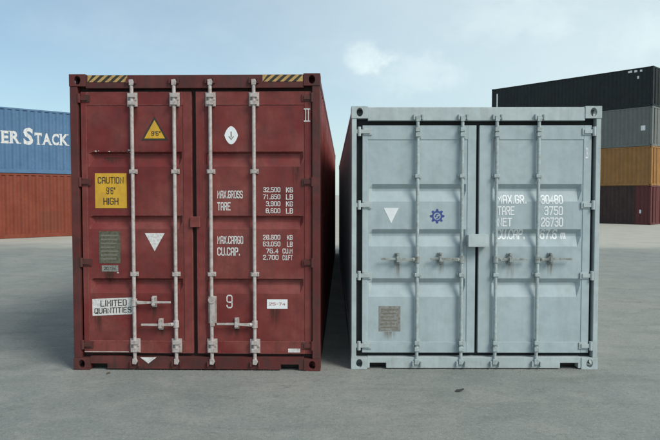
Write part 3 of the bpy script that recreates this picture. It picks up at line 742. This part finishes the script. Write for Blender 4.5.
for i in range(6):
    (x0, z1), (x1, z0) = P(381, 309.4 + i * 3.5), P(398.2 - (i * 7 % 5), 310.5 + i * 3.5)
    MB().box(x0, x1, Y_PANEL - 0.0042, Y_PANEL - 0.003, z0, z1).build('engraved_line', 'plate_line', pl)
# blue toothed ring emblem
x, z = P(437.3, 216.2)
def ring_pts(r0, r1, n, y0, y1):
    m = MB(); m.holed('y', y0, y1, -1, 1, -1, 1, 1, 1, n)
    for i, v in enumerate(m.v):
        k_ = i % (2 * n); a_ = 2 * math.pi * (k_ % n) / n; r_ = r1 if k_ < n else r0
        m.v[i] = (x + r_ * math.cos(a_), v[1], z + r_ * math.sin(a_))
    return m
m = ring_pts(0.036, 0.052, 24, Y_PANEL - 0.0018, Y_PANEL - 0.0002)
for i in range(8):
    a_ = 2 * math.pi * i / 8; u, w = Vector((math.cos(a_), math.sin(a_))), Vector((-math.sin(a_), math.cos(a_)))
    q = [u * 0.0525 + w * 0.014, u * 0.0525 - w * 0.014, u * 0.071 - w * 0.008, u * 0.071 + w * 0.008]
    m.prism([(x + p.x, z + p.y) for p in q], Y_PANEL - 0.0018, Y_PANEL - 0.0002)
em = m.build('emblem', 'emblem_blue', grey); em['label'] = 'blue toothed ring emblem'
k = MB().prism([(x - 0.026, z - 0.004), (x - 0.008, z + 0.026), (x + 0.018, z + 0.02), (x - 0.004, z + 0.008), (x - 0.010, z - 0.012)], Y_PANEL - 0.0018, Y_PANEL - 0.0002)
k.prism([(x + 0.004, z - 0.002), (x + 0.026, z + 0.006), (x + 0.020, z - 0.02), (x - 0.006, z - 0.03), (x - 0.012, z - 0.022), (x + 0.008, z - 0.016)], Y_PANEL - 0.0018, Y_PANEL - 0.0002)
k.build('emblem_print', 'emblem_blue', em)
rows = [('MAX.GR.', 497.4, 526.5, 194.6, 204), ('TARE', 497.6, 514.5, 206.2, 215.4), ('NET', 497.6, 512, 217.4, 226.8), ('CU.CAP.', 497.4, 525.5, 229.2, 239.5),
        ('30480', 541, 563, 194.6, 204), ('3750', 544, 562.8, 206.2, 215.4), ('26730', 541, 563, 217.4, 226.8), ('67.6 m', 541, 566.5, 229.2, 239.5)]
words(E, dr, rows, 'white_clean', 0.70)
(x0, z1), (x1, z0) = P(585.4, 147), P(588, 158.6)
lettering('22G1', x0, x1, z0, z1, lambda u, z: Y_FRAME, 'white_clean', dr, pen=0.8)

# ---- stack at the left
TH_L = R(-48.8); Ld = Vector((-math.sin(TH_L), math.cos(TH_L), 0)); Ln = Vector((math.cos(TH_L), math.sin(TH_L), 0))
A = Vector((-12.93, 24.25, 0)) - Ld * 3.9 - Ln * HW
gl = 'containers stacked at the left'
orange = container('shipping_container', 'rusty orange-red container on the ground under the blue one', gl, (A.x, A.y, 0), TH_L, 2.591, 'orange_box', 'orange_box', doors=False, bev=0)
blue = container('shipping_container', 'blue container with large white letters stacked on the orange-red one', gl, (A.x, A.y, 2.591), TH_L, 2.591, 'blue_box', 'blue_box', doors=False, bev=0)
def on_face(px, py, origin, d, n):                    # photo pixel onto a container's long side -> (along, height)
    r = ray(px, py); c = Vector((0, 0, CAM_H)); o = origin + n * HW
    t = (o - c).dot(n) / r.dot(n); p = c + r * t
    return (p - origin).dot(d), p.z
Lsurf = lambda u, z: HW - 0.010 - 0.036 * corr(u)
Lbr = [('u', t) for t in corr_breaks(2.5, 9)]
def serif_letter(ch, a, b, z0, z1):
    V, F = text_outline(ch, 0.035)
    x0, x1 = min(v.x for v in V), max(v.x for v in V); y0, y1 = min(v.y for v in V), max(v.y for v in V)
    pts = [(a + (v.x - x0) / (x1 - x0) * (b - a), z0 + (v.y - y0) / (y1 - y0) * (z1 - z0)) for v in V]; F = list(F)
    h, w = (z1 - z0), (b - a); s = 0.075 * h
    def bar(c, zc, wd, ht):
        o = len(pts); pts.extend([(c - wd / 2, zc, 0.002), (c + wd / 2, zc, 0.002), (c + wd / 2, zc + ht, 0.002), (c - wd / 2, zc + ht, 0.002)]); F.append((o, o + 1, o + 2, o + 3))
    if ch == 'E': bar(a, z0, w * 0.3, s); bar(a, z1 - s, w * 0.3, s); bar(b - 0.02, z0 + s, w * 0.13, h * 0.17); bar(b - 0.02, z1 - s - h * 0.17, w * 0.13, h * 0.17)
    if ch in 'RK': bar(a + 0.03, z0, w * 0.42, s); bar(a, z1 - s, w * 0.3, s); bar(b, z0, w * 0.26, s)
    if ch == 'K': bar(b - 0.04, z1 - s, w * 0.36, s)
    if ch == 'T': bar((a + b) / 2, z0, w * 0.5, s); bar(a + 0.015, z1 - h * 0.28, w * 0.1, h * 0.25); bar(b - 0.015, z1 - h * 0.28, w * 0.1, h * 0.25)
    if ch == 'A': bar(a + 0.02, z0, w * 0.34, s); bar(b - 0.02, z0, w * 0.34, s)
    if ch == 'S': bar(b - w * 0.10, z1 - h * 0.30, w * 0.10, h * 0.24); bar(a + w * 0.08, z0 + h * 0.04, w * 0.10, h * 0.24)
    if ch == 'C': bar(b - w * 0.10, z1 - h * 0.34, w * 0.11, h * 0.28)
    zs = blue.location.z
    sheet('lettering', [(p[0], p[1] - zs, p[2] if len(p) > 2 else 0.0) for p in pts], F, Lsurf, 'white', blue, Lbr, '+x', 0.003)
O3 = Vector((A.x, A.y, 0))
for ch, a, b, yt, yb in (('E', 1.6, 8.6, 130.3, 143.2), ('R', 10.2, 19.8, 130.6, 143.4), ('S', 23.4, 33.2, 127.4, 144.8), ('T', 34.6, 42.0, 132.4, 144.6), ('A', 42.6, 51.2, 133.0, 144.9), ('C', 52, 59, 133.4, 145.2), ('K', 60.2, 68.4, 133.8, 145.4)):
    (u0, z1), (u1, _) = on_face(a, yt, O3, Ld, Ln), on_face(b, yt, O3, Ld, Ln)
    z0 = on_face((a + b) / 2, yb, O3, Ld, Ln)[1]
    serif_letter(ch, u0, u1, z0, z1)

# ---- stack at the right
TH_R = R(41.8); Rd = Vector((-math.sin(TH_R), math.cos(TH_R), 0)); Rn = Vector((-math.cos(TH_R), -math.sin(TH_R), 0))
C0 = Vector((21.0, 40.6, 0)) - Rn * HW
gr = 'containers stacked at the right'
stack = []
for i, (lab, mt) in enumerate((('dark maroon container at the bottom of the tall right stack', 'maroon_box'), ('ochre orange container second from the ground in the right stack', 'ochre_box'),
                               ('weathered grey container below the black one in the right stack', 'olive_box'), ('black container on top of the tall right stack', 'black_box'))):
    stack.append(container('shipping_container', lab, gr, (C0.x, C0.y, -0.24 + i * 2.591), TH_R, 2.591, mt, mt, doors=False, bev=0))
Rsurf = lambda u, z: -(HW - 0.010 - 0.036 * corr(u))
Rbr = [('u', t) for t in corr_breaks(0, 12.19)]
def side_mark(ob, name, x0, y0, x1, y1, mat):
    (ua, za), (ub, zb_) = on_face(x0, y0, C0, Rd, Rn), on_face(x1, y1, C0, Rd, Rn); zo = ob.location.z
    return sheet(name, [(ua, zb_ - zo), (ub, zb_ - zo), (ub, za - zo), (ua, za - zo)], [(0, 1, 2, 3)], Rsurf, mat, ob, Rbr, '-x', 0.003)
for ob, bits in ((stack[3], [(628, 71, 632, 72.4), (634, 70.4, 637, 72), (640, 69.6, 642, 71.4), (637, 76, 639, 78.5), (496.4, 94, 497.6, 109)]), (stack[2], [(640.6, 125.6, 645, 130.2)]), (stack[0], [(639, 209.8, 641, 213.4)])):
    for bt in bits: side_mark(ob, 'white_mark', *bt, 'white_clean')
# locking bars on the near door ends of the right stack
for ob in stack:
    for xx in (-0.85, -0.35, 0.35, 0.85):
        MB().tube((xx, -0.005, 0.08), (xx, -0.005, 2.51), 0.02, 8).build('locking_bar', ob.children[0].data.materials[0], ob)

# ------------------------------------------------------------------ litter and grit on the yard
def scrap(px, py, size, label, mat, turn, pts):
    x, y = on_ground(px, py)
    m = MB(); n = len(pts)
    top = [(a * size, b * size, 0.006 + c * size) for a, b, c in pts]
    m.v = [(a, b, max(0.0005, c - 0.004)) for a, b, c in top] + top
    m.f = [tuple(range(n - 1, -1, -1)), tuple(range(n, 2 * n))] + [(i, (i + 1) % n, (i + 1) % n + n, i + n) for i in range(n)]
    o = m.build('litter_scrap', mat, None); o.location = (x, y, 0); o.rotation_euler.z = turn
    tag(o, label, 'litter', 'scraps of litter on the yard')
M['scrap_dark'] = plain('dark_scrap', (0.045, 0.043, 0.038), 0.7)
M['scrap_brown'] = plain('brown_scrap', (0.10, 0.075, 0.05), 0.8)
scrap(459.5, 391.5, 0.045, 'small dark curled scrap on the concrete before the grey container', 'scrap_dark', 0.3, [(-1, -.3, 0), (-.2, -.5, .15), (.9, -.2, .3), (1, .2, .35), (.1, .3, .2), (-.3, .7, .1), (-.8, .2, 0)])
scrap(108, 373.8, 0.028, 'small brown scrap by the left foot of the red container', 'scrap_brown', 1.0, [(-1, -.4, 0), (.6, -.5, .1), (1, .3, .2), (-.2, .5, .1)])
grit = MB(); rnd = random.Random(3)
for i in range(2600):
    y = 2.6 + 9.0 * rnd.random() ** 1.6; x = rnd.uniform(-0.75, 0.75) * y
    if -2.6 < x < 2.7 and y > 5.99: continue
    s = 0.0022 + 0.0055 * rnd.random() ** 4; a = rnd.uniform(0, 6.28)
    c, q = math.cos(a) * s, math.sin(a) * s
    grit.add([(x + c, y + q, 0), (x - q * 0.8, y + c * 0.8, 0), (x - c, y - q, 0), (x + q * 0.8, y - c * 0.8, 0), (x + c * .3, y, s * 0.9), (x - c * .4, y - q * .3, s * 0.8)],
             [(0, 1, 4), (1, 5, 4), (1, 2, 5), (2, 3, 5), (3, 4, 5), (3, 0, 4)])
for cx_, yf in ((RED_CX, RED_Y), (GREY_CX, GREY_Y)):       # grit drifted along the foot of the doors
    for i in range(1100):
        x = cx_ + rnd.uniform(-1.3, 1.3); y = yf - abs(rnd.gauss(0, 0.07)) + 0.03; s = 0.002 + 0.006 * rnd.random() ** 3; a = rnd.uniform(0, 6.28)
        c, q = math.cos(a) * s, math.sin(a) * s
        grit.add([(x + c, y + q, 0), (x - q * 0.8, y + c * 0.8, 0), (x - c, y - q, 0), (x + q * 0.8, y - c * 0.8, 0), (x, y, s * 0.9)], [(0, 1, 4), (1, 2, 4), (2, 3, 4), (3, 0, 4)])
M['grit'] = plain('grit', (0.24, 0.23, 0.21), 0.9, scale=60, dark=(0.12, 0.115, 0.10))
tag(grit.build('grit', 'grit', solid=False), 'loose grit scattered on the concrete', 'grit', kind='stuff')
